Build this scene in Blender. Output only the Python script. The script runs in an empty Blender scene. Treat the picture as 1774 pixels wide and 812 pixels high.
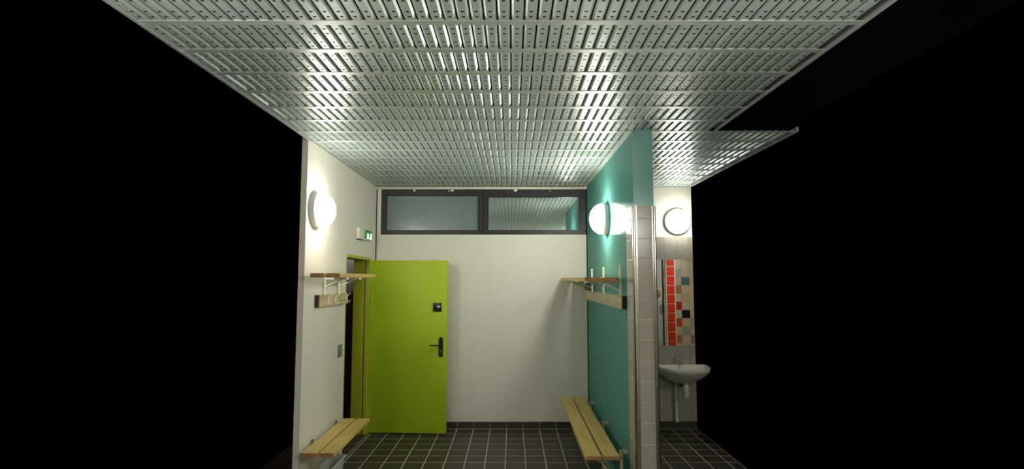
# Changing room with a slatted metal ceiling, a green door, a teal partition and a washroom beside it.
# Units are metres; x to the right, y away from the camera, z up. The place is built as far as the photograph shows it.
import bpy, bmesh, math, random
from mathutils import Vector, Matrix

random.seed(7)
S = bpy.context.scene
C = S.collection

# ------------------------------------------------------------------ camera, world, exposure
FPX = 950.0
cam_d = bpy.data.cameras.new('camera')
cam_d.sensor_fit = 'HORIZONTAL'
cam_d.sensor_width = 36.0
cam_d.lens = FPX / 1774.0 * 36.0
cam_d.clip_start = 0.02
cam = bpy.data.objects.new('camera', cam_d)
C.objects.link(cam)
cam.location = (0, 0, 1.81)
cam.rotation_euler = (math.radians(90) + math.atan(77.0 / FPX), 0, 0)
S.camera = cam

world = bpy.data.worlds.new('world')
S.world = world
world.use_nodes = True
world.node_tree.nodes['Background'].inputs['Color'].default_value = (0, 0, 0, 1)
world.node_tree.nodes['Background'].inputs['Strength'].default_value = 0.0

S.view_settings.view_transform = 'Standard'
S.view_settings.look = 'None'
S.view_settings.exposure = 0.0
S.view_settings.gamma = 1.0
S.view_settings.use_curve_mapping = False
LAMP_STRENGTH = 80.0          # the opal glass of every round wall lamp
LAMP_COLOR = (1.0, 0.97, 0.90)

# ------------------------------------------------------------------ dimensions
XL, XT, XT2 = -1.70, 0.94, 1.095      # left wall, the two faces of the teal partition
YB, YE = 6.83, 4.21                   # back wall, front end of the partition
H = 2.97                              # underside of the ceiling slats
XR = 2.25                             # the washroom is built as far as this
YW = 4.50                             # the left wall is built from here on
OY0, OY1, OZ = 5.625, 6.60, 2.066      # the doorway in the left wall
PI = math.pi


# ------------------------------------------------------------------ materials
def srgb(r, g, b):
    f = lambda c: (c / 255 / 12.92) if c / 255 <= 0.04045 else ((c / 255 + 0.055) / 1.055) ** 2.4
    return (f(r), f(g), f(b), 1.0)


def mat(name, col, rough=0.5, metal=0.0, spec=0.5, noise=0.06, nscale=9.0, bump=0.0, bscale=60.0,
        coat=0.0, coat_rough=0.05, rvar=0.0, stretch=None):
    m = bpy.data.materials.new(name)
    m.use_nodes = True
    nt = m.node_tree
    b = nt.nodes['Principled BSDF']
    b.inputs['Roughness'].default_value = rough
    b.inputs['Metallic'].default_value = metal
    b.inputs['Specular IOR Level'].default_value = spec
    b.inputs['Coat Weight'].default_value = coat
    b.inputs['Coat Roughness'].default_value = coat_rough
    tc = nt.nodes.new('ShaderNodeTexCoord')
    mp = nt.nodes.new('ShaderNodeMapping')
    nt.links.new(tc.outputs['Object'], mp.inputs['Vector'])
    if stretch:
        mp.inputs['Scale'].default_value = stretch
    n = nt.nodes.new('ShaderNodeTexNoise')
    n.inputs['Scale'].default_value = nscale
    n.inputs['Detail'].default_value = 5
    nt.links.new(mp.outputs['Vector'], n.inputs['Vector'])
    mix = nt.nodes.new('ShaderNodeMix')
    mix.data_type = 'RGBA'
    mix.inputs['A'].default_value = tuple(c * (1 - noise) for c in col[:3]) + (1,)
    mix.inputs['B'].default_value = tuple(min(1, c * (1 + noise)) for c in col[:3]) + (1,)
    nt.links.new(n.outputs['Fac'], mix.inputs['Factor'])
    nt.links.new(mix.outputs['Result'], b.inputs['Base Color'])
    if rvar:
        mr = nt.nodes.new('ShaderNodeMapRange')
        mr.inputs['To Min'].default_value = max(0, rough - rvar)
        mr.inputs['To Max'].default_value = rough + rvar
        nt.links.new(n.outputs['Fac'], mr.inputs['Value'])
        nt.links.new(mr.outputs['Result'], b.inputs['Roughness'])
    if bump:
        n2 = nt.nodes.new('ShaderNodeTexNoise')
        n2.inputs['Scale'].default_value = bscale
        n2.inputs['Detail'].default_value = 3
        nt.links.new(mp.outputs['Vector'], n2.inputs['Vector'])
        bp = nt.nodes.new('ShaderNodeBump')
        bp.inputs['Strength'].default_value = bump
        bp.inputs['Distance'].default_value = 0.002
        nt.links.new(n2.outputs['Fac'], bp.inputs['Height'])
        nt.links.new(bp.outputs['Normal'], b.inputs['Normal'])
    return m


def wood_mat(name, c1, c2, rough=0.45):
    m = bpy.data.materials.new(name)
    m.use_nodes = True
    nt = m.node_tree
    b = nt.nodes['Principled BSDF']
    b.inputs['Roughness'].default_value = rough
    tc = nt.nodes.new('ShaderNodeTexCoord')
    mp = nt.nodes.new('ShaderNodeMapping')
    mp.inputs['Scale'].default_value = (28, 1.6, 28)
    nt.links.new(tc.outputs['Object'], mp.inputs['Vector'])
    n = nt.nodes.new('ShaderNodeTexNoise')
    n.inputs['Scale'].default_value = 1.6
    n.inputs['Detail'].default_value = 8
    n.inputs['Distortion'].default_value = 0.6
    nt.links.new(mp.outputs['Vector'], n.inputs['Vector'])
    r = nt.nodes.new('ShaderNodeValToRGB')
    r.color_ramp.elements[0].position = 0.32
    r.color_ramp.elements[0].color = c2
    r.color_ramp.elements[1].position = 0.62
    r.color_ramp.elements[1].color = c1
    nt.links.new(n.outputs['Fac'], r.inputs['Fac'])
    nt.links.new(r.outputs['Color'], b.inputs['Base Color'])
    bp = nt.nodes.new('ShaderNodeBump')
    bp.inputs['Strength'].default_value = 0.15
    bp.inputs['Distance'].default_value = 0.001
    nt.links.new(n.outputs['Fac'], bp.inputs['Height'])
    nt.links.new(bp.outputs['Normal'], b.inputs['Normal'])
    return m


def emit_mat(name, col, strength, base=(0.8, 0.8, 0.8, 1)):
    m = bpy.data.materials.new(name)
    m.use_nodes = True
    b = m.node_tree.nodes['Principled BSDF']
    b.inputs['Base Color'].default_value = base
    b.inputs['Roughness'].default_value = 0.3
    b.inputs['Emission Color'].default_value = tuple(col[:3]) + (1,)
    b.inputs['Emission Strength'].default_value = strength
    return m


def sheen(m, fac, rough):
    """a thin satin varnish: an even, weak gloss over the paint"""
    nt = m.node_tree
    b = nt.nodes['Principled BSDF']
    out = nt.nodes['Material Output']
    g = nt.nodes.new('ShaderNodeBsdfGlossy')
    g.inputs['Roughness'].default_value = rough
    mx = nt.nodes.new('ShaderNodeMixShader')
    mx.inputs['Fac'].default_value = fac
    nt.links.new(b.outputs['BSDF'], mx.inputs[1])
    nt.links.new(g.outputs['BSDF'], mx.inputs[2])
    nt.links.new(mx.outputs['Shader'], out.inputs['Surface'])


def glass_mat(name, body, fac, tint, rough):
    """reflective glazing: a mirror-like film (tinted) over a pale translucent body"""
    m = bpy.data.materials.new(name)
    m.use_nodes = True
    nt = m.node_tree
    nt.nodes.remove(nt.nodes['Principled BSDF'])
    d = nt.nodes.new('ShaderNodeBsdfDiffuse')
    d.inputs['Color'].default_value = body
    g = nt.nodes.new('ShaderNodeBsdfGlossy')
    g.inputs['Color'].default_value = tint
    g.inputs['Roughness'].default_value = rough
    mx = nt.nodes.new('ShaderNodeMixShader')
    mx.inputs['Fac'].default_value = fac
    nt.links.new(d.outputs['BSDF'], mx.inputs[1])
    nt.links.new(g.outputs['BSDF'], mx.inputs[2])
    nt.links.new(mx.outputs['Shader'], nt.nodes['Material Output'].inputs['Surface'])
    return m


M = {}
M['white_wall'] = mat('white_wall_paint', srgb(222, 218, 204), 0.55, bump=0.12, bscale=140, noise=0.02, nscale=3)
M['wash_wall'] = mat('washroom_wall_paint', srgb(226, 222, 206), 0.6, bump=0.1, bscale=140, noise=0.02)
M['teal'] = mat('teal_gloss_paint', srgb(90, 150, 140), 0.6, spec=0.0, noise=0.03, nscale=2)
sheen(M['teal'], 0.09, 0.24)
M['green'] = mat('green_door_paint', srgb(170, 194, 30), 0.5, spec=0.35, noise=0.03, nscale=2.5, bump=0.05, bscale=120)
M['green_frame'] = mat('green_frame_paint', srgb(176, 182, 44), 0.4, noise=0.03)
M['floor_tile'] = mat('dark_floor_tile', srgb(57, 53, 43), 0.42, noise=0.14, nscale=7, bump=0.1, bscale=90, rvar=0.06)
M['skirt_tile'] = mat('dark_skirting_tile', srgb(58, 55, 46), 0.4, noise=0.12, nscale=7)
M['grout'] = mat('floor_grout', srgb(186, 176, 152), 0.85, noise=0.1, nscale=20)
M['slat'] = mat('ceiling_metal', srgb(180, 193, 188), 0.33, metal=0.35, noise=0.03, nscale=4, rvar=0.04)
M['rail'] = mat('ceiling_rail_metal', srgb(182, 191, 182), 0.34, metal=0.35, noise=0.03, nscale=4)
M['fleece'] = mat('black_ceiling_fleece', (0.004, 0.004, 0.004, 1), 1.0, spec=0.0, noise=0.0)
M['frame_dark'] = mat('anthracite_window_metal', srgb(27, 28, 26), 0.45, noise=0.05)
M['pale_trim'] = mat('pale_trim_paint', srgb(206, 202, 186), 0.4, noise=0.03)
M['black_gap'] = mat('black_joint', srgb(20, 20, 18), 0.7, noise=0.02)
M['wall_tile'] = mat('grey_glazed_tile', srgb(166, 162, 148), 0.22, noise=0.035, nscale=5)
M['wall_grout'] = mat('wall_grout', srgb(214, 209, 192), 0.8, noise=0.05, nscale=30)
M['steel'] = mat('brushed_steel', srgb(196, 192, 178), 0.24, metal=1.0, noise=0.05, nscale=3, stretch=(40, 40, 0.6))
M['chrome'] = mat('chrome', srgb(225, 225, 225), 0.06, metal=1.0, noise=0.0)
M['white_metal'] = mat('white_powder_coat', srgb(222, 220, 202), 0.35, noise=0.02)
M['cream_metal'] = mat('cream_powder_coat', srgb(178, 172, 142), 0.4, noise=0.02)
M['wood'] = wood_mat('pale_varnished_wood', srgb(212, 188, 112), srgb(190, 160, 86))
M['wood_pale'] = wood_mat('pale_hook_board_wood', srgb(206, 192, 150), srgb(176, 158, 112))
M['wood_end'] = wood_mat('end_grain_wood', srgb(176, 132, 80), srgb(140, 100, 58), 0.6)
M['black_plastic'] = mat('black_plastic', srgb(16, 16, 17), 0.35, noise=0.03)
M['white_plastic'] = mat('white_plastic', srgb(220, 218, 205), 0.4, noise=0.02)
M['grey_plastic'] = mat('grey_plastic', srgb(110, 120, 104), 0.45, noise=0.03)
M['bin'] = mat('pale_grey_plastic', srgb(186, 190, 180), 0.5, noise=0.04)
M['lamp_base'] = mat('grey_lamp_base', srgb(205, 207, 206), 0.5, noise=0.02)
M['exit_green'] = emit_mat('exit_sign_green', (0.02, 0.42, 0.13), 0.12, (0.02, 0.22, 0.08, 1))
M['exit_lit'] = emit_mat('exit_sign_lit', (0.72, 1.0, 0.78), 1.3)
M['ceramic'] = mat('white_ceramic', srgb(226, 222, 208), 0.12, noise=0.01, coat=0.4)
M['mirror'] = mat('mirror_silver', (0.86, 0.88, 0.86, 1), 0.0, metal=1.0, noise=0.0)
M['corridor_grey'] = mat('corridor_grey_paint', srgb(170, 170, 166), 0.6, noise=0.03)
M['corridor_brown'] = mat('corridor_brown_panel', srgb(44, 24, 12), 0.5, noise=0.08)
M['shower_white'] = mat('washroom_panel_white', srgb(214, 216, 204), 0.4, noise=0.02)
M['pane_clear'] = glass_mat('reflective_window_glass', (0.22, 0.28, 0.27, 1), 0.80, (0.50, 0.58, 0.55, 1), 0.0)
M['pane_satin'] = mat('satin_window_glass', srgb(88, 112, 112), 0.5, noise=0.02, coat=0.3, coat_rough=0.2)
M['pane_satin'].node_tree.nodes['Principled BSDF'].inputs['Coat IOR'].default_value = 2.6


# ------------------------------------------------------------------ geometry helpers
def box(bm, x0, x1, y0, y1, z0, z1, bev=0.0, seg=2):
    vs = [bm.verts.new((x, y, z)) for z in (z0, z1) for y in (y0, y1) for x in (x0, x1)]
    fs = [(0, 2, 3, 1), (4, 5, 7, 6), (0, 1, 5, 4), (2, 6, 7, 3), (0, 4, 6, 2), (1, 3, 7, 5)]
    faces = [bm.faces.new([vs[i] for i in f]) for f in fs]
    if bev > 0:
        es = list({e for f in faces for e in f.edges})
        bmesh.ops.bevel(bm, geom=es, offset=bev, segments=seg, affect='EDGES', profile=0.5)


def nbox(*a, **k):
    bm = bmesh.new()
    box(bm, *a, **k)
    return bm


def frame_of(d):
    d = Vector(d).normalized()
    up = Vector((0, 0, 1)) if abs(d.z) < 0.9 else Vector((0, 1, 0))
    a = d.cross(up).normalized()
    return a, a.cross(d).normalized()


def tube(bm, pts, r, seg=10, caps=True):
    pts = [Vector(p) for p in pts]
    rad = r if isinstance(r, (list, tuple)) else [r] * len(pts)
    rings = []
    a = b = None
    for i, p in enumerate(pts):
        d = (pts[min(i + 1, len(pts) - 1)] - pts[max(i - 1, 0)]).normalized()
        if a is None:
            a, b = frame_of(d)
        else:
            a = (a - d * a.dot(d)).normalized()
            b = a.cross(d).normalized()
        rings.append([bm.verts.new(p + (a * math.cos(t) + b * math.sin(t)) * rad[i])
                      for t in [2 * PI * k / seg for k in range(seg)]])
    for i in range(len(rings) - 1):
        for k in range(seg):
            bm.faces.new((rings[i][k], rings[i][(k + 1) % seg], rings[i + 1][(k + 1) % seg], rings[i + 1][k]))
    if caps:
        bm.faces.new(rings[0][::-1])
        bm.faces.new(rings[-1])


def lathe(bm, prof, org, axis, seg=40):
    """prof = (radius, height along axis) list."""
    d = Vector(axis).normalized()
    a, b = frame_of(d)
    org = Vector(org)
    rings = []
    for r, h in prof:
        if r < 1e-6:
            rings.append([bm.verts.new(org + d * h)])
        else:
            rings.append([bm.verts.new(org + d * h + (a * math.cos(t) + b * math.sin(t)) * r)
                          for t in [2 * PI * k / seg for k in range(seg)]])
    for p, q in zip(rings, rings[1:]):
        for k in range(seg):
            k2 = (k + 1) % seg
            vs = [p[k], p[k2], q[k2], q[k]] if len(p) > 1 and len(q) > 1 else (
                [p[0], q[k2], q[k]] if len(p) == 1 else [p[k], p[k2], q[0]])
            bm.faces.new(vs)
    if len(rings[0]) > 1:
        bm.faces.new(rings[0][::-1])
    if len(rings[-1]) > 1:
        bm.faces.new(rings[-1])


def prism(bm, outline, lo, hi, plane='xz'):
    """extrude a 2D outline: plane 'xz' extrudes along y, 'xy' along z, 'yz' along x."""
    def p3(u, v, w):
        return {'xz': (u, w, v), 'xy': (u, v, w), 'yz': (w, u, v)}[plane]
    A = [bm.verts.new(p3(u, v, lo)) for u, v in outline]
    B = [bm.verts.new(p3(u, v, hi)) for u, v in outline]
    n = len(outline)
    bm.faces.new(A)
    bm.faces.new(B[::-1])
    for i in range(n):
        bm.faces.new((A[i], B[i], B[(i + 1) % n], A[(i + 1) % n]))


WORLD_AT = {}


def put(name, bm, m, parent=None, smooth=False, origin=None):
    """one mesh object from a bmesh in world coordinates; its origin sits at its base or at the parent's origin."""
    bmesh.ops.recalc_face_normals(bm, faces=bm.faces)
    me = bpy.data.meshes.new(name)
    if origin is None:
        if parent is not None:
            origin = WORLD_AT[parent.name]
        else:
            xs = [v.co for v in bm.verts]
            origin = Vector(((min(v.x for v in xs) + max(v.x for v in xs)) / 2,
                             (min(v.y for v in xs) + max(v.y for v in xs)) / 2, min(v.z for v in xs)))
    origin = Vector(origin)
    bmesh.ops.translate(bm, verts=bm.verts, vec=-origin)
    bm.to_mesh(me)
    bm.free()
    if smooth:
        for p in me.polygons:
            p.use_smooth = True
        me.set_sharp_from_angle(angle=math.radians(38))
    if m is not None:
        me.materials.append(M[m] if isinstance(m, str) else m)
    o = bpy.data.objects.new(name, me)
    C.objects.link(o)
    o.location = origin - (WORLD_AT[parent.name] if parent is not None else Vector((0, 0, 0)))
    if parent is not None:
        o.parent = parent
    WORLD_AT[o.name] = origin
    return o


def tag(o, label, cat, group=None):
    o['label'] = label
    o['category'] = cat
    if group:
        o['group'] = group
    return o


def structure(o, label, cat):
    o['kind'] = 'structure'
    o['label'] = label
    o['category'] = cat
    return o


def thing(name, loc, label, cat, group=None):
    o = bpy.data.objects.new(name, None)
    o.empty_display_size = 0.05
    C.objects.link(o)
    o.location = loc
    WORLD_AT[o.name] = Vector(loc)
    return tag(o, label, cat, group)


def piece(name, me, loc, parent):
    o = bpy.data.objects.new(name, me)
    C.objects.link(o)
    o.location = Vector(loc) - WORLD_AT[parent.name]
    o.parent = parent
    return o


_cache = {}


def slab_mesh(name, sx, sy, sz, m, bev=0.0015):
    key = (name, round(sx, 4), round(sy, 4), round(sz, 4), m)
    if key not in _cache:
        bm = nbox(-sx / 2, sx / 2, -sy / 2, sy / 2, -sz / 2, sz / 2, bev=bev, seg=1)
        bmesh.ops.recalc_face_normals(bm, faces=bm.faces)
        me = bpy.data.meshes.new(name)
        bm.to_mesh(me)
        bm.free()
        me.materials.append(M[m])
        _cache[key] = me
    return _cache[key]


def slab_piece(name, x0, x1, y0, y1, z0, z1, m, parent, bev=0.0015):
    me = slab_mesh(name, x1 - x0, y1 - y0, z1 - z0, m, bev)
    return piece(name, me, ((x0 + x1) / 2, (y0 + y1) / 2, (z0 + z1) / 2), parent)


# ================================================================== FLOOR
floor = structure(put('floor', nbox(XL - 0.22, XR, -0.6, YB + 0.5, -0.08, -0.0011), 'grout',
                      origin=(0, 0, 0)), 'floor of dark square tiles with pale joints', 'floor')
G = 0.0045
xs = [-0.066 + 0.2 * k for k in range(-8, 12)]
xs = [XL] + [x for x in xs if XL + 0.02 < x < XR - 0.02] + [XR]
ys = [YB] + [6.80 - 0.2 * k for k in range(0, 10)]
for j in range(len(ys) - 1):
    for i in range(len(xs) - 1):
        if j == 0:
            continue
        slab_piece('floor_tile', xs[i] + G, xs[i + 1] - G, ys[j + 1] + G, ys[j] - G, -0.02,
                   random.uniform(-0.0006, 0.0004), 'floor_tile', floor)
for k in range(5):          # the doorway is laid with the same tiles
    ya = OY0 + (OY1 - OY0) / 5 * k
    slab_piece('floor_tile', XL - 0.195, XL - 0.002, ya + G, ya + (OY1 - OY0) / 5 - G, -0.02, 0.0, 'floor_tile', floor)
bm = bmesh.new()
y = 5.0
while y > -0.5:
    for i in range(len(xs) - 1):
        box(bm, xs[i] + G, xs[i + 1] - G, y - 0.2 + G, y - G, -0.02, 0.0)
    y -= 0.2
o = put('floor_tiling', bm, 'floor_tile', floor)
o['kind'] = 'stuff'

# ================================================================== CEILING
ceiling = structure(put('ceiling', nbox(XL, XR, -0.6, YB + 0.1, H + 0.07, H + 0.10), 'fleece',
                        origin=(0, 0, H)), 'ceiling of perforated metal slats over black fleece', 'ceiling')
RY0, RSTEP = 2.402, 0.3087
PITCH = 0.060
holes = ((0.20, 0.235), (0.36, 0.395), (0.66, 0.695), (0.81, 0.845))
FH, TH, DEP = 0.0165, 0.0271, 0.009      # half width of the face and of the top, depth of a slat


def slat_mesh(x, y0, y1):
    bm = bmesh.new()
    cuts = {round(y0, 4), round(y1, 4)}
    slots = []
    k0 = int(math.floor((y0 - RY0) / RSTEP)) - 1
    k1 = int(math.ceil((y1 - RY0) / RSTEP)) + 1
    for k in range(k0, k1):
        for a, b in holes:
            ya, yb = RY0 + RSTEP * (k + a), RY0 + RSTEP * (k + b)
            if ya > y0 + 0.005 and yb < y1 - 0.005:
                slots.append((round(ya, 4), round(yb, 4)))
                cuts |= {round(ya, 4), round(yb, 4)}
    cy = sorted(cuts)
    starts = {s[0] for s in slots}
    lips = [(-TH + 0.004, DEP + 0.004), (-TH, DEP), (-FH - 0.002, 0.0018), (-FH, 0)]
    prof = lips + [(-0.0072, 0), (0.0072, 0)] + [(-u, v) for u, v in lips[::-1]]
    rows = [[bm.verts.new((x + u, yy, H + v)) for u, v in prof] for yy in cy]
    for r in range(len(cy) - 1):
        for i in range(len(prof) - 1):
            if prof[i][0] == -0.0072 and cy[r] in starts:
                # folded lip of the punched slot
                a, b = rows[r][i], rows[r][i + 1]
                c = bm.verts.new(a.co + Vector((0.001, 0.003, 0.006)))
                d = bm.verts.new(b.co + Vector((-0.001, 0.003, 0.006)))
                bm.faces.new((a, b, d, c))
                continue
            bm.faces.new((rows[r][i], rows[r][i + 1], rows[r + 1][i + 1], rows[r + 1][i]))
    return bm


# The ceiling is L-shaped: over the room where the camera stands it ends at the right wall,
# beside the partition it runs on over the washroom.
XN = 1.60                                # right wall of the near part of the room
YN = RY0 + RSTEP * 6                     # rail line where the washroom ceiling begins
for x in [-0.006 + PITCH * (k + 0.5) for k in range(-29, 38)]:
    if x - TH < XL or x + TH > XR:
        continue
    y0 = -0.55 if x + TH < XN else YN
    over_partition = XT - 0.03 < x < XT2 + 0.03
    put('ceiling_slat', slat_mesh(x, y0, (YE if over_partition else YB) - 0.01), 'slat', ceiling)
for k in range(-9, 15):
    yr = RY0 + RSTEP * k
    if yr < -0.5 or yr > YB - 0.06:
        continue
    a, b = XL + 0.005, (XN if yr < YN - 0.1 else XR) - 0.005
    for x0, x1 in ([(a, b)] if yr < YE - 0.03 else [(a, XT - 0.004), (XT2 + 0.004, b)]):
        bm = bmesh.new()
        w = 0.022
        prism(bm, [(yr - w, H - 0.0002), (yr - w, H - 0.0022), (yr - w + 0.002, H - 0.0032),
                   (yr + w - 0.002, H - 0.0032), (yr + w, H - 0.0022), (yr + w, H - 0.0002)], x0, x1, 'yz')
        put('ceiling_rail', bm, 'rail', ceiling)
# wall angle along the left wall and along the partition
for a, b, y0, y1 in ((XL, XL + 0.018, -0.58, YB), (XN - 0.016, XN, -0.58, YN - 0.03), (XR - 0.016, XR, YN - 0.03, YB), (XT - 0.046, XT, YE, YB), (XT2, XT2 + 0.040, YE, YB)):
    put('wall_angle', nbox(a, b, y0, y1, H - 0.008, H + 0.03), 'rail', ceiling)

# ================================================================== WALLS
bm = bmesh.new()
box(bm, XL - 0.05, XL, YW, OY0, 0, H + 0.06)
box(bm, XL - 0.2, XL, OY0, OY1, OZ, H + 0.06)
box(bm, XL - 0.2, XL, OY1, YB + 0.13, 0, H + 0.06)
structure(put('wall_left', bm, 'white_wall'), 'white left wall with the doorway', 'wall')

# the end of the room behind the camera
structure(put('wall_rear', nbox(XL - 0.05, 1.6, -0.65, -0.6, 0, H + 0.06), 'white_wall'), 'white wall behind the camera', 'wall')
structure(put('wall_right_rear', nbox(1.6, 1.65, -0.6, 1.64, 0, H + 0.06), 'white_wall'), 'white right wall beside the camera', 'wall')
structure(put('wall_left_rear', nbox(XL - 0.05, XL, -0.6, 1.72, 0, H + 0.06), 'white_wall'), 'white left wall beside the camera', 'wall')

bm = bmesh.new()
WZ0, WZ1 = 2.362, 2.938
box(bm, XL, XT - 0.012, YB, YB + 0.13, 0, WZ0)
box(bm, XL, -1.643, YB, YB + 0.13, WZ0, H + 0.06)
box(bm, -1.643, XT - 0.012, YB + 0.02, YB + 0.13, WZ1, H + 0.06)
structure(put('wall_back', bm, 'white_wall'), 'smooth white back wall below the window strip', 'wall')

bm = nbox(XT, XT2, YE, YB + 0.13, 0, H + 0.06)
part_wall = structure(put('wall_right', bm, 'teal'), 'glossy teal partition wall beside the bench', 'wall')

bm = nbox(XT2, XR, YB, YB + 0.13, 0, H + 0.06)
wash = structure(put('wall_washroom', bm, 'wash_wall'), 'washroom back wall, cream above and tiled below', 'wall')

# tiles on the front end of the partition, cut from the same courses as its short return
TZ = 2.371
courses = [TZ]
z = TZ - 0.10
while z > 0.02:
    courses.append(z)
    z -= 0.1535
courses.append(0.0)
put('tile_bed', nbox(XT + 0.004, XT2 - 0.004, YE - 0.006, YE, 0, TZ - 0.001), 'wall_grout', part_wall)
put('tile_bed', nbox(XT - 0.006, XT, YE, 4.455, 0, TZ - 0.001), 'wall_grout', part_wall)
for a, b in zip(courses, courses[1:]):
    g = 0.0028
    slab_piece('wall_tile', XT + 0.014, XT2 - 0.018, YE - 0.0115, YE - 0.004, b + g, a - g, 'wall_tile', part_wall)
    slab_piece('wall_tile', XT - 0.0105, XT - 0.003, YE + 0.022, 4.452, b + g, a - g, 'wall_tile', part_wall)
    slab_piece('wall_tile', XT2 + 0.003, XT2 + 0.0105, YE + 0.022, 4.452, b + g, a - g, 'wall_tile', part_wall)


def quarter(cx, cy, r, a0, a1, n=7):
    return [(cx + r * math.cos(a0 + (a1 - a0) * i / n), cy + r * math.sin(a0 + (a1 - a0) * i / n)) for i in range(n + 1)]


for num, (cx, a0, a1) in enumerate(((XT + 0.012, PI, 1.5 * PI), (XT2 - 0.012, 1.5 * PI, 2 * PI)), 1):
    bm = bmesh.new()
    cy = YE + 0.012
    ol = quarter(cx, cy, 0.029, a0, a1)
    inner = quarter(cx, cy, 0.0262, a0, a1)[::-1]
    # side wings and front wing of the profile
    prism(bm, ol + inner, 0, TZ + 0.002, 'xy')
    side = -1 if num == 1 else 1
    x1 = cx + side * 0.0285
    box(bm, min(x1, x1 - side * 0.0025), max(x1, x1 - side * 0.0025), cy, cy + 0.012, 0, TZ + 0.002)
    box(bm, min(cx, cx - side * 0.008), max(cx, cx - side * 0.008), YE - 0.0165, YE - 0.0125, 0, TZ + 0.002)
    structure(put('trim_%d' % num, bm, 'steel', smooth=True),
              'steel corner profile on the %s front edge of the tiled partition end' % ('bench side' if num == 1 else 'washroom side'), 'trim')

# dark joint between back wall and partition, and between back wall and left wall
structure(put('trim_3', nbox(XT - 0.0118, XT - 0.0005, YB - 0.002, YB + 0.02, 0.09, WZ0), 'black_gap'),
          'black shadow joint between white back wall and teal partition', 'trim')
bm = bmesh.new()
tube(bm, [(XL + 0.006, YB - 0.008, 2.94), (XL + 0.0055, YB - 0.009, 2.5), (XL + 0.006, YB - 0.008, 2.0), (XL + 0.006, YB - 0.008, 0.09)], 0.0055, 8)
tag(put('cable', bm, 'black_gap', smooth=True), 'thin dark cable running down the corner beside the window', 'cable')

# pale cover rail above the window strip with its clips
o = structure(put('trim_4', nbox(XL + 0.004, XT - 0.003, YB - 0.045, YB + 0.02, H - 0.040, H - 0.009, bev=0.004), 'pale_trim', smooth=True),
              'pale rail running along the top of the window strip', 'trim')
for cx, w in ((-1.227, 0.022), (-0.791, 0.012), (-0.75, 0.03), (0.044, 0.045), (0.479, 0.010)):
    put('clip', nbox(cx - w / 2, cx + w / 2, YB - 0.02, YB + 0.015, H - 0.066, H - 0.038, bev=0.002), 'white_metal', o)

# ------------------------------------------------------------------ windows
YG = YB + 0.045


def window(n, x0, x1, gx0, gx1, gz0, gz1, pane, label):
    r = thing('window_%d' % n, ((x0 + x1) / 2, YG, WZ0), label, 'window')
    r['kind'] = 'structure'
    for nm, a in (('frame_rail', (x0, x1, WZ0 + 0.001, gz0)), ('frame_rail', (x0, x1, gz1, WZ1 - 0.001)),
                  ('frame_stile', (x0, gx0, gz0, gz1)), ('frame_stile', (gx1, x1, gz0, gz1))):
        put(nm, nbox(a[0], a[1], YB + 0.012, YB + 0.09, a[2], a[3], bev=0.0025, seg=1), 'frame_dark', r)
    b = 0.010
    bm = bmesh.new()
    box(bm, gx0, gx1, YB + 0.022, YB + 0.05, gz0, gz0 + b)
    box(bm, gx0, gx1, YB + 0.022, YB + 0.05, gz1 - b, gz1)
    box(bm, gx0, gx0 + b, YB + 0.022, YB + 0.05, gz0 + b, gz1 - b)
    box(bm, gx1 - b, gx1, YB + 0.022, YB + 0.05, gz0 + b, gz1 - b)
    put('glazing_bead', bm, 'frame_dark', r)
    put('pane', nbox(gx0, gx1, YG, YG + 0.012, gz0, gz1), pane, r)
    return r


window(1, -1.641, -0.362, -1.584, -0.418, 2.412, 2.862, 'pane_satin', 'wide satin glass window with dark frame, above the green door')
window(2, -0.360, 0.927, -0.305, 0.852, 2.412, 2.846, 'pane_clear', 'wide window with dark frame reflecting the ceiling slats')

# ------------------------------------------------------------------ skirting tiles
base = structure(put('baseboard_back', nbox(XL, XT - 0.001, YB - 0.004, YB, 0.0, 0.078), 'grout', origin=(0, YB, 0)), 'skirting of dark tiles under the white back wall', 'baseboard')
for i in range(len(xs) - 1):
    a, b = xs[i] + G * 0.7, min(xs[i + 1], XT - 0.002) - G * 0.7
    if b > a + 0.03:
        slab_piece('skirting_tile', a, b, YB - 0.014, YB - 0.002, 0.004, 0.082, 'skirt_tile', base)
base2 = structure(put('baseboard_washroom', nbox(XT2, XR, YB - 0.004, YB, 0.0, 0.078), 'grout', origin=(0, YB, 0)), 'skirting of dark tiles under the washroom wall', 'baseboard')
for i in range(len(xs) - 1):
    a, b = max(xs[i], XT2 + 0.002) + G * 0.7, xs[i + 1] - G * 0.7
    if b > a + 0.03 and xs[i + 1] > XT2:
        slab_piece('skirting_tile', a, b, YB - 0.016, YB - 0.002, 0.004, 0.088, 'skirt_tile', base2)

# ------------------------------------------------------------------ washroom wall tiles
put('tile_bed', nbox(XT2, XR, YB - 0.006, YB, 0.088, 2.335), 'wall_grout', wash)
tz = [2.335, 2.046, 1.756, 1.466, 1.176, 0.886, 0.596, 0.306, 0.09]
tx = [1.89 + 0.1455 * k for k in range(-5, 3)] + [XR]
tx = [XT2 + 0.001] + [t for t in tx if t > XT2 + 0.03]
for a, b in zip(tz, tz[1:]):
    for c, d in zip(tx, tx[1:]):
        slab_piece('wall_tile', c + 0.0018, d - 0.0018, YB - 0.0115, YB - 0.004, b + 0.0018, a - 0.0018, 'wall_tile', wash)

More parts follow.
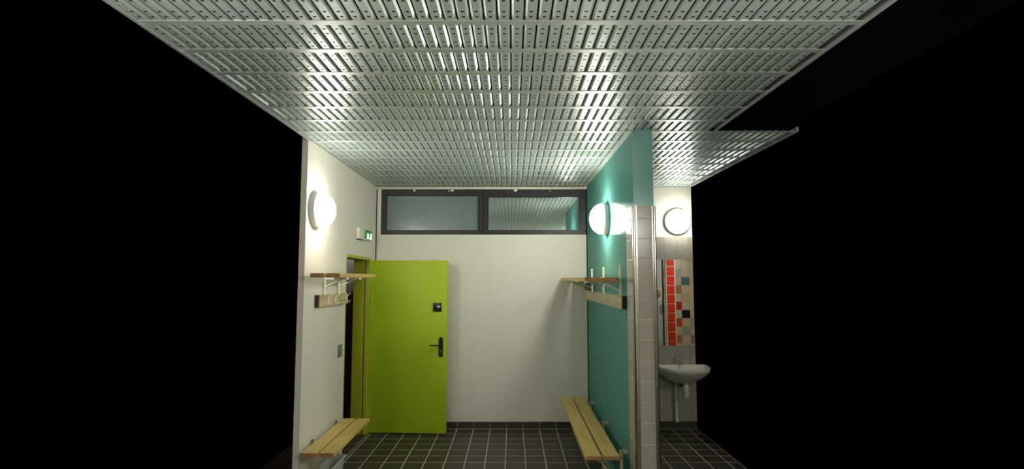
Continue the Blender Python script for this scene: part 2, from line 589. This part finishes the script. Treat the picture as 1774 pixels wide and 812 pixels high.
# ------------------------------------------------------------------ corridor seen through the doorway
bm = nbox(-2.42, XL - 0.2, 7.3, 7.36, 1.642, 2.5)
cw = structure(put('wall_corridor', bm, 'corridor_grey', origin=(-2.1, 7.33, 0)), 'grey corridor wall seen through the doorway', 'wall')
put('dado_panel', nbox(-2.42, XL - 0.2, 7.285, 7.36, 0.0, 1.64), 'corridor_brown', cw)
structure(put('floor_corridor', nbox(-2.42, XL - 0.22, 5.4, 7.36, -0.08, -0.002), 'corridor_brown'), 'dark corridor floor behind the doorway', 'floor')

# ================================================================== DOOR
door = thing('door_1', (XL + 0.005, 6.62, 0.0), 'open green door leaf with black lever handle', 'door')
door['kind'] = 'structure'
put('jamb', nbox(XL - 0.19, XL - 0.062, OY1 - 0.035, OY1, 0, OZ - 0.03, bev=0.002, seg=1), 'green_frame', door)
put('jamb', nbox(XL - 0.052, XL + 0.004, OY1 - 0.028, OY1, 0, OZ - 0.03, bev=0.002, seg=1), 'green_frame', door)
put('door_seal', nbox(XL - 0.064, XL - 0.05, OY1 - 0.024, OY1, 0, OZ - 0.03), 'black_gap', door)
put('jamb', nbox(XL - 0.19, XL + 0.003, OY0, OY0 + 0.02, 0, OZ - 0.03, bev=0.002, seg=1), 'green_frame', door)
put('frame_head', nbox(XL - 0.19, XL + 0.006, OY0, OY1, OZ - 0.032, OZ, bev=0.002, seg=1), 'green_frame', door)

ang = math.atan2(-0.045, 0.92)
R = Matrix.Translation((XL + 0.005, 6.63, 0)) @ Matrix.Rotation(ang, 4, 'Z')


def leaf_bm(bm):
    bm.transform(R)
    return bm


LW, LT = 0.925, 0.042
leaf = put('leaf', leaf_bm(nbox(0, LW, -LT / 2, LT / 2, 0.012, 2.033, bev=0.003)), 'green', door, smooth=True)
f = -LT / 2
# escutcheon with lever and lock, in the leaf's own frame (x along the leaf from the hinge)
pl = []
px0, px1, pz0, pz1 = 0.832, 0.882, 0.898, 1.126
for i in range(13):
    t = PI * i / 12
    pl.append(((px0 + px1) / 2 + 0.025 * math.cos(t), pz1 - 0.025 + 0.025 * math.sin(t)))
pl += [(px0, pz0 + 0.006), (px0 + 0.006, pz0), (px1 - 0.006, pz0), (px1, pz0 + 0.006)]
bm = bmesh.new()
prism(bm, pl, f - 0.011, f - 0.0005, 'xz')
hd = put('door_handle', leaf_bm(bm), 'black_plastic', door)
bm = bmesh.new()
cx = (px0 + px1) / 2
tube(bm, [(cx, f - 0.010, 1.032), (cx, f - 0.030, 1.032), (cx, f - 0.046, 1.032), (cx - 0.012, f - 0.056, 1.032),
          (cx - 0.05, f - 0.056, 1.033), (cx - 0.122, f - 0.054, 1.035)], [0.010, 0.010, 0.010, 0.0095, 0.0092, 0.009], 12)
put('lever', leaf_bm(bm), 'black_plastic', hd, smooth=True)
bm = bmesh.new()
lathe(bm, [(0.009, 0), (0.009, 0.004), (0.007, 0.005), (0.0, 0.005)], (cx, f - 0.011, 0.968), (0, -1, 0), 20)
box(bm, cx - 0.005, cx + 0.005, f - 0.0145, f - 0.011, 0.942, 0.967)
put('lock_cylinder', leaf_bm(bm), 'steel', hd)
sq = put('privacy_plate', leaf_bm(nbox(0.760, 0.862, f - 0.012, f - 0.0005, 1.425, 1.527, bev=0.004)), 'black_plastic', door, smooth=True)
bm = bmesh.new()
prism(bm, [(0.806, 1.476), (0.848, 1.476), (0.848, 1.482), (0.841, 1.492), (0.818, 1.492), (0.806, 1.484)], f - 0.0135, f - 0.012, 'xz')
put('indicator_window', leaf_bm(bm), 'white_plastic', sq)
for hz in (0.25, 1.05, 1.80):
    bm = bmesh.new()
    tube(bm, [(0.004, f - 0.004, hz - 0.05), (0.004, f - 0.004, hz + 0.05)], 0.008, 10)
    put('hinge', leaf_bm(bm), 'green_frame', door, smooth=True)


# ================================================================== WALL LAMPS
def wall_lamp(org, axis, label, k=1.0):
    r = thing('wall_lamp', org, label, 'lamp', 'round opal wall lamps')
    bm = bmesh.new()
    lathe(bm, [(0.120, 0.0), (0.150, 0.0), (0.154, 0.006), (0.156, 0.046), (0.154, 0.048), (0.1515, 0.048), (0.1515, 0.036), (0.140, 0.036)], org, axis, 48)
    put('base', bm, 'lamp_base', r, smooth=True)
    bm = bmesh.new()
    prof = [(0.150, 0.0365), (0.150, 0.0505)]
    for i in range(1, 13):
        t = PI / 2 * i / 12
        prof.append((0.150 * math.cos(t), 0.0505 + 0.122 * math.sin(t)))
    prof[-1] = (0.0, 0.1725)
    lathe(bm, prof, org, axis, 48)
    key = 'opal_%g' % k
    if key not in M:
        M[key] = emit_mat('opal_glass_lit', LAMP_COLOR, LAMP_STRENGTH * k)
    put('diffuser', bm, key, r, smooth=True)
    return r


wall_lamp((XT - 0.0005, 5.385, 2.40), (-1, 0, 0), 'lit round lamp on the teal partition wall')
wall_lamp((XL + 0.0005, 4.70, 2.40), (1, 0, 0), 'lit round lamp on the left wall above the bench', 0.62)
wall_lamp((XL + 0.0005, 1.45, 2.40), (1, 0, 0), 'added unseen fill lamp on the left wall beside the camera', 1.2)  # added out of view as fill for the surfaces facing the camera
wall_lamp((1.5995, 1.30, 2.40), (-1, 0, 0), 'added unseen fill lamp on the right wall beside the camera', 1.3)  # put in unseen to brighten the tiled front end of the partition
wall_lamp((2.06, YB - 0.0005, 2.523), (0, -1, 0), 'lit round lamp above the washroom mirror', 0.46)

wall_lamp((-2.22, 7.2995, 2.36), (0, -1, 0), 'added hidden lamp on the corridor wall behind the doorway', 0.15)  # hidden lamp added to light the grey corridor wall

# ================================================================== EMERGENCY EXIT LIGHT
sg = thing('emergency_light', (XL, 6.22, 2.25), 'small white emergency exit light glowing green on left wall', 'exit light')
put('housing', nbox(XL, XL + 0.035, 5.97, 6.44, 2.25, 2.372, bev=0.006), 'white_plastic', sg, smooth=True)
pn = put('sign_panel', nbox(XL + 0.035, XL + 0.052, 6.17, 6.45, 2.265, 2.365, bev=0.006), 'exit_green', sg, smooth=True)
for cy, cz, r in ((6.25, 2.306, 0.026), (6.385, 2.308, 0.030)):
    bm = bmesh.new()
    lathe(bm, [(r, 0), (r, 0.003), (r * 0.85, 0.005), (0, 0.006)], (XL + 0.052, cy, cz), (1, 0, 0), 20)
    put('glowing_mark', bm, 'exit_lit', pn, smooth=True)
bm = bmesh.new()
for a, b in ((6.20, 6.43),):
    box(bm, XL + 0.051, XL + 0.0535, a, b, 2.268, 2.279)
put('glowing_strip', bm, 'exit_lit', pn)
put('bottom_shade', nbox(XL, XL + 0.037, 5.97, 6.17, 2.243, 2.2495), 'black_plastic', sg)  # black strip standing in for the shadow along the bottom of the housing

# ================================================================== LIGHT SWITCH
sw = thing('light_switch', (XL, 5.475, 1.045), 'grey light switch on the white wall beside the doorway', 'switch')
put('plate', nbox(XL, XL + 0.010, 5.415, 5.535, 1.045, 1.165, bev=0.003), 'grey_plastic', sw, smooth=True)
put('rocker', nbox(XL + 0.010, XL + 0.015, 5.437, 5.513, 1.067, 1.143, bev=0.002), 'grey_plastic', sw, smooth=True)


# ================================================================== BENCHES
def board(bm, x0, x1, y0, y1, z0, z1, r=0.012):
    """a plank with slightly rounded corners"""
    ol = []
    for cx, cy, a in ((x1 - r, y1 - r, 0), (x0 + r, y1 - r, PI / 2), (x0 + r, y0 + r, PI), (x1 - r, y0 + r, 1.5 * PI)):
        for i in range(4):
            t = a + PI / 2 * i / 3
            ol.append((cx + r * math.cos(t), cy + r * math.sin(t)))
    prism(bm, ol, z0, z1, 'xy')
    es = [e for e in bm.edges if abs(e.verts[0].co.z - e.verts[1].co.z) < 1e-5]
    bmesh.ops.bevel(bm, geom=es, offset=0.003, segments=2, affect='EDGES')


def wood_board(name, x0, x1, y0, y1, z0, z1, m, parent, end=True):
    """plank with its end grain on the short sides"""
    bm = bmesh.new()
    board(bm, x0, x1, y0, y1, z0, z1, 0.008)
    o = put(name, bm, m, parent)
    if end:
        o.data.materials.append(M['wood_end'])
        for p in o.data.polygons:
            if abs(p.normal.y) > 0.6:
                p.material_index = 1
    return o


def bench(side, xw, xin, xout, y0, y1, brackets, label):
    """side -1: on the left wall, +1: on the partition. xin / xout = wall side and free side of the seat."""
    s = side
    r = thing('bench', ((xin + xout) / 2, (y0 + y1) / 2, 0), label, 'bench', 'slatted changing benches')
    w = (abs(xin - xout) - 0.018) / 2
    z0, z1 = 0.420, 0.450
    a = xout
    for k in range(2):
        b = a + s * w
        wood_board('seat_plank', min(a, b), max(a, b), y0, y1, z0, z1, 'wood', r)
        a = b + s * 0.018
    for yb in brackets:
        xp = xin + s * 0.030
        bk = put('bracket', nbox(min(xp - 0.012, xp + 0.012), xp + 0.012, yb - 0.012, yb + 0.012, 0.0, 0.462, bev=0.002), 'cream_metal', r)
        bm = bmesh.new()
        box(bm, min(xout + s * 0.03, xp), max(xout + s * 0.03, xp), yb - 0.012, yb + 0.012, 0.397, 0.4195)
        put('arm', bm, 'cream_metal', bk)
        bm = bmesh.new()
        pts = []
        x_a, x_b = xout + s * 0.09, xp
        for i in range(9):
            t = i / 8
            xx = x_a + (x_b - x_a) * t
            zz = 0.397 - 0.30 * (1 - math.cos(t * PI / 2)) ** 0.9
            pts.append((xx, yb, zz))
        tube(bm, pts, 0.009, 8)
        put('brace', bm, 'cream_metal', bk, smooth=True)
        # spacer to the wall
        bm = bmesh.new()
        xf = xw - s * 0.026
        box(bm, min(xp, xf), max(xp, xf), yb - 0.012, yb + 0.012, 0.440, 0.462)
        put('wall_fixing', bm, 'cream_metal', bk)
    return r


bench(+1, XT, 0.832, 0.566, 4.345, 6.50, (4.46, 5.33, 6.17), 'long slatted wooden bench along the teal partition')
bench(-1, XL, -1.655, -1.392, 4.42, 5.50, (5.38, 4.75), 'slatted wooden bench on the left wall in front of the doorway')


# ================================================================== COAT RACKS: shelf, uprights and hook board
def coat_rack(side, xw, y0, y1, hook0, hook1, ups, xout, xin, zs, label, hooks, top):
    s = side
    r = thing('coat_rack', ((xw + xout) / 2, (y0 + y1) / 2, 1.56), label, 'coat rack', 'wall coat racks with shelf')
    w = (abs(xin - xout) - 0.024) / 2
    a = xout
    for k in range(2):
        b = a + s * w
        wood_board('shelf_board', min(a, b), max(a, b), y0, y1, zs, zs + 0.034, 'wood', r)
        a = b + s * 0.024
    xu = xw - s * 0.022
    for yu in ups:
        u = put('upright', nbox(xu - 0.009, xu + 0.009, yu - 0.014, yu + 0.014, 1.57, top, bev=0.003), 'white_metal', r)
        bm = bmesh.new()
        xa = xout + s * 0.05
        box(bm, min(xa, xu), max(xa, xu), yu - 0.010, yu + 0.010, zs - 0.016, zs - 0.0005)
        put('shelf_arm', bm, 'white_metal', u)
        bm = bmesh.new()
        tube(bm, [(xout + s * 0.16, yu, zs - 0.012), (xu, yu, zs - 0.082)], 0.007, 8)
        put('brace', bm, 'white_metal', u, smooth=True)
    xb0, xb1 = xw - s * 0.045, xw - s * 0.0315
    hb = wood_board('hook_board', min(xb0, xb1), max(xb0, xb1), hook0, hook1, 1.563, 1.672, 'wood_pale', r)
    put('end_cap', nbox(min(xb1, xw), max(xb1, xw), hook0 + 0.002, hook0 + 0.010, 1.565, 1.67), 'black_plastic', r)
    for yh in hooks:
        bm = bmesh.new()
        x0 = xb0
        tube(bm, [(x0 - s * 0.001, yh, 1.580), (x0 - s * 0.003, yh, 1.655)], 0.0055, 8)
        tube(bm, [(x0, yh, 1.650), (x0 - s * 0.020, yh, 1.652), (x0 - s * 0.030, yh, 1.664), (x0 - s * 0.032, yh, 1.676)], [0.0045, 0.0045, 0.0045, 0.006], 8)
        tube(bm, [(x0, yh, 1.590), (x0 - s * 0.016, yh, 1.580), (x0 - s * 0.026, yh, 1.586), (x0 - s * 0.028, yh, 1.600)], [0.0045, 0.0045, 0.0045, 0.006], 8)
        put('hook', bm, 'white_metal', r, smooth=True)
    return r


rack = coat_rack(+1, XT, 4.555, 6.77, 4.52, 6.78, (4.655, 5.51, 6.31), 0.603, 0.888, 1.789,
          'wooden coat rack with shelf and hooks on the teal partition', [4.62 + 0.178 * k for k in range(12)], 1.927)
coat_rack(-1, XL, 4.35, 5.49, 4.75, 5.56, (5.36, 4.95), -1.36, -1.60, 1.822,
          'wooden coat rack with shelf beside the green doorway', [5.535, 5.18, 4.98], 1.85)

put('black_plate', nbox(0.893, 0.900, 6.33, 6.76, 1.676, 1.762, bev=0.002, seg=1), 'black_plastic', rack)  # black plate above the far end of the hook board

# ================================================================== BIN UNDER THE LEFT BENCH
bn = thing('storage_box', (-1.60, 5.05, 0.0), 'pale grey open plastic box under the left bench', 'box')
bm = bmesh.new()
bx0, bx1, by0, by1, bh = -1.685, -1.535, 4.80, 5.20, 0.20
t = 0.03
o_b = [(bx0, by0 + t), (bx1 - t, by0 + t), (bx1 - t, by1 - t), (bx0, by1 - t)]
o_t = [(bx0, by0), (bx1, by0), (bx1, by1), (bx0, by1)]
ti = 0.008
i_t = [(bx0 + ti, by0 + ti), (bx1 - ti, by0 + ti), (bx1 - ti, by1 - ti), (bx0 + ti, by1 - ti)]
i_b = [(bx0 + ti, by0 + t + ti), (bx1 - t - ti, by0 + t + ti), (bx1 - t - ti, by1 - t - ti), (bx0 + ti, by1 - t - ti)]
L = [[bm.verts.new((x, y, z)) for x, y in q] for q, z in ((o_b, 0.001), (o_t, bh), (i_t, bh), (i_b, 0.012))]
bm.faces.new(L[0][::-1])
for p, q in zip(L, L[1:]):
    for k in range(4):
        bm.faces.new((p[k], p[(k + 1) % 4], q[(k + 1) % 4], q[k]))
bm.faces.new(L[3])
put('tub', bm, 'bin', bn)
bm = bmesh.new()
box(bm, bx1, bx1 + 0.008, by0, by1, bh - 0.016, bh)
box(bm, bx0, bx1 + 0.008, by1, by1 + 0.008, bh - 0.016, bh)
put('rim', bm, 'bin', bn)

# ================================================================== MIRROR
mr = thing('mirror', (2.0, YB - 0.012, 0.997), 'tall frameless mirror above the washbasin', 'mirror')
put('mirror_glass', nbox(1.765, 2.24, YB - 0.018, YB - 0.012, 0.997, 2.046), 'mirror', mr)
for cx in (1.85, 2.16):
    for z0, z1 in ((0.985, 1.006), (2.037, 2.058)):
        put('mirror_clip', nbox(cx - 0.010, cx + 0.010, YB - 0.0205, YB - 0.0117, z0, z1, bev=0.001, seg=1), 'chrome', mr)

# ================================================================== WASHBASIN
BX, BZ = 2.045, 0.772
wb = thing('washbasin', (BX, YB - 0.02, 0.07), 'white wall-hung washbasin with chrome tap below the mirror', 'washbasin')
bm = bmesh.new()
N = 44


def basin_ring(s, z, sh=0.0, back=YB - 0.0125):
    """D-shaped outline, scaled about a point near the wall"""
    pts = []
    for i in range(N):
        th = 2 * PI * i / N
        c, sn = math.cos(th), math.sin(th)
        px = 0.315 * math.copysign(abs(c) ** 0.72, c)
        py = 0.40 * math.copysign(abs(sn) ** 0.85, sn) if sn < 0 else 0.06 * math.copysign(abs(sn) ** 0.3, sn)
        pts.append(bm.verts.new((BX + px * s, min(back, back - 0.06 + sh + py * s), z)))
    return pts


rings = [basin_ring(0.20, BZ - 0.205), basin_ring(0.42, BZ - 0.192), basin_ring(0.66, BZ - 0.150), basin_ring(0.86, BZ - 0.095),
         basin_ring(0.97, BZ - 0.050), basin_ring(1.0, BZ - 0.036), basin_ring(1.0, BZ - 0.006), basin_ring(0.985, BZ),
         basin_ring(0.88, BZ, -0.045), basin_ring(0.85, BZ - 0.012, -0.055), basin_ring(0.70, BZ - 0.075, -0.07),
         basin_ring(0.45, BZ - 0.115, -0.08), basin_ring(0.12, BZ - 0.125, -0.10)]
bm.faces.new(rings[0][::-1])
for p, q in zip(rings, rings[1:]):
    for k in range(N):
        bm.faces.new((p[k], p[(k + 1) % N], q[(k + 1) % N], q[k]))
bm.faces.new(rings[-1])
put('bowl', bm, 'ceramic', wb, smooth=True)
bm = bmesh.new()
lathe(bm, [(0.019, 0), (0.019, 0.004), (0.014, 0.005), (0, 0.003)], (BX, YB - 0.20, BZ - 0.124), (0, 0, 1), 20)
put('drain', bm, 'chrome', wb, smooth=True)
tp = (BX - 0.02, YB - 0.075, BZ)
bm = bmesh.new()
lathe(bm, [(0.022, 0.0), (0.022, 0.006), (0.013, 0.010), (0.010, 0.03), (0.010, 0.062)], tp, (0, 0, 1), 20)
tap = put('tap', bm, 'chrome', wb, smooth=True)
bm = bmesh.new()
tube(bm, [(tp[0], tp[1], tp[2] + 0.03), (tp[0], tp[1] - 0.05, tp[2] + 0.045), (tp[0], tp[1] - 0.10, tp[2] + 0.04), (tp[0], tp[1] - 0.115, tp[2] + 0.02)], [0.009, 0.009, 0.009, 0.010], 12)
put('spout', bm, 'chrome', tap, smooth=True)
bm = bmesh.new()
prof = [(0.0101, 0.060), (0.019, 0.066)]
for i in range(0, 9):
    t = PI / 2 * i / 8
    prof.append((0.026 * math.cos(t), 0.078 + 0.024 * math.sin(t)))
prof[-1] = (0, 0.102)
lathe(bm, prof, tp, (0, 0, 1), 24)
put('push_knob', bm, 'chrome', tap, smooth=True)
bm = bmesh.new()
lathe(bm, [(0.030, 0), (0.030, -0.02), (0.036, -0.03), (0.036, -0.165), (0.030, -0.175), (0, -0.175)], (BX + 0.03, YB - 0.16, BZ - 0.195), (0, 0, 1), 24)
put('bottle_trap', bm, 'white_plastic', wb, smooth=True)
bm = bmesh.new()
tube(bm, [(BX + 0.03, YB - 0.13, BZ - 0.25), (BX + 0.03, YB - 0.02, BZ - 0.25)], 0.016, 14)
put('waste_pipe', bm, 'white_plastic', wb, smooth=True)
bm = bmesh.new()
tube(bm, [(BX - 0.055, YB - 0.045, BZ - 0.15), (BX - 0.055, YB - 0.045, 0.09)], 0.021, 14)
put('supply_cover', bm, 'white_plastic', wb, smooth=True)

# ================================================================== WHAT THE MIRROR SHOWS: the far end of the washroom
VY = lambda v: 2 * (YB - 0.018) - v      # distance in the mirror -> place in the room
yp = VY(11.8)
pier = structure(put('wall_pier', nbox(3.30, 3.505, yp - 0.12, yp, 0, H - 0.05), 'wall_grout'), 'narrow pier faced with one column of red tiles', 'wall')
m_red = 'tile_red'
M[m_red] = mat('red_glazed_tile', srgb(212, 54, 24), 0.3, noise=0.05)
zz = 2.471
while zz > 0.15:
    slab_piece('red_tile', 3.323, 3.482, yp - 0.002, yp + 0.008, zz - 0.189, zz - 0.006, m_red, pier)
    zz -= 0.198
TILE = {'b': (226, 205, 170), 'g': (176, 184, 170), 't': (52, 122, 106), 'n': (190, 134, 92), 'c': (222, 210, 178),
        'p': (226, 188, 148), 'r': (200, 52, 26), 'k': (14, 18, 30), 'o': (206, 84, 40), 'y': (226, 206, 146), 'l': (164, 178, 172)}
for k, v in TILE.items():
    M['mosaic_' + k] = mat('mosaic_tile_' + {'b': 'beige', 'g': 'grey', 't': 'teal', 'n': 'tan', 'c': 'cream', 'p': 'peach', 'r': 'red',
                                           'k': 'black', 'o': 'orange', 'y': 'yellow', 'l': 'pale_blue'}[k], srgb(*v), 0.3, noise=0.04)
colA = 'ccbgbncrcoynbcpb'
colB = 'bpbbtbpbkylbcnbc'
ym = VY(13.1)
mos = structure(put('wall_shower', nbox(2.6, 4.5, ym - 0.12, ym, 0, H - 0.05), 'wall_grout'), 'far wall of coloured mosaic tiles', 'wall')
cA = 4.025 - 0.193
for ci in range(-5, 3):
    seq = colA if ci % 2 == 0 else colB
    for ri in range(14):
        zt = 2.05 + 0.1945 * (3 - ri)
        if zt - 0.19 < 0.01 or zt > H - 0.06:
            continue
        ch = seq[(ri + (0 if ci in (0, 1) else 5 * ci)) % len(seq)]
        slab_piece('mosaic_tile', cA + 0.1945 * ci, cA + 0.1945 * ci + 0.1915, ym - 0.002, ym + 0.006, zt - 0.192, zt - 0.0005,
                   'mosaic_' + ch, mos)
yw = VY(11.2)
cub = thing('cubicle_panel', (2.85, yw, 0.0), 'pale cubicle panel with black handle seen in the mirror', 'panel')
put('panel', nbox(2.60, 3.055, yw - 0.04, yw, 0.0, 2.32, bev=0.003, seg=1), 'shower_white', cub)
put('edge_profile', nbox(3.055, 3.085, yw - 0.045, yw + 0.004, 0.0, 2.32, bev=0.002, seg=1), 'steel', cub)
hdl = put('pull_handle', nbox(3.060, 3.082, yw + 0.004, yw + 0.024, 1.146, 1.32, bev=0.003, seg=1), 'black_plastic', cub)
M['beige'] = mat('beige_plastic', srgb(196, 188, 140), 0.5)
put('dispenser', nbox(2.956, 3.022, yw, yw + 0.05, 1.462, 1.588, bev=0.006), 'beige', cub, smooth=True)
structure(put('floor_washroom', nbox(XR, 4.5, ym - 0.12, 4.0, -0.08, -0.002), 'floor_tile'), 'dark floor at the far end of the washroom', 'floor')
sidew = structure(put('wall_washroom_side', nbox(4.5, 4.56, ym - 0.12, 4.0, 0, H - 0.05), 'wash_wall'), 'cream side wall of the washroom', 'wall')
wall_lamp((4.4995, 2.9, 2.40), (-1, 0, 0), 'added unseen fill lamp on the cream side wall of the washroom', 1.5)  # added out-of-view lamp that brightens the pier, mosaic and basin
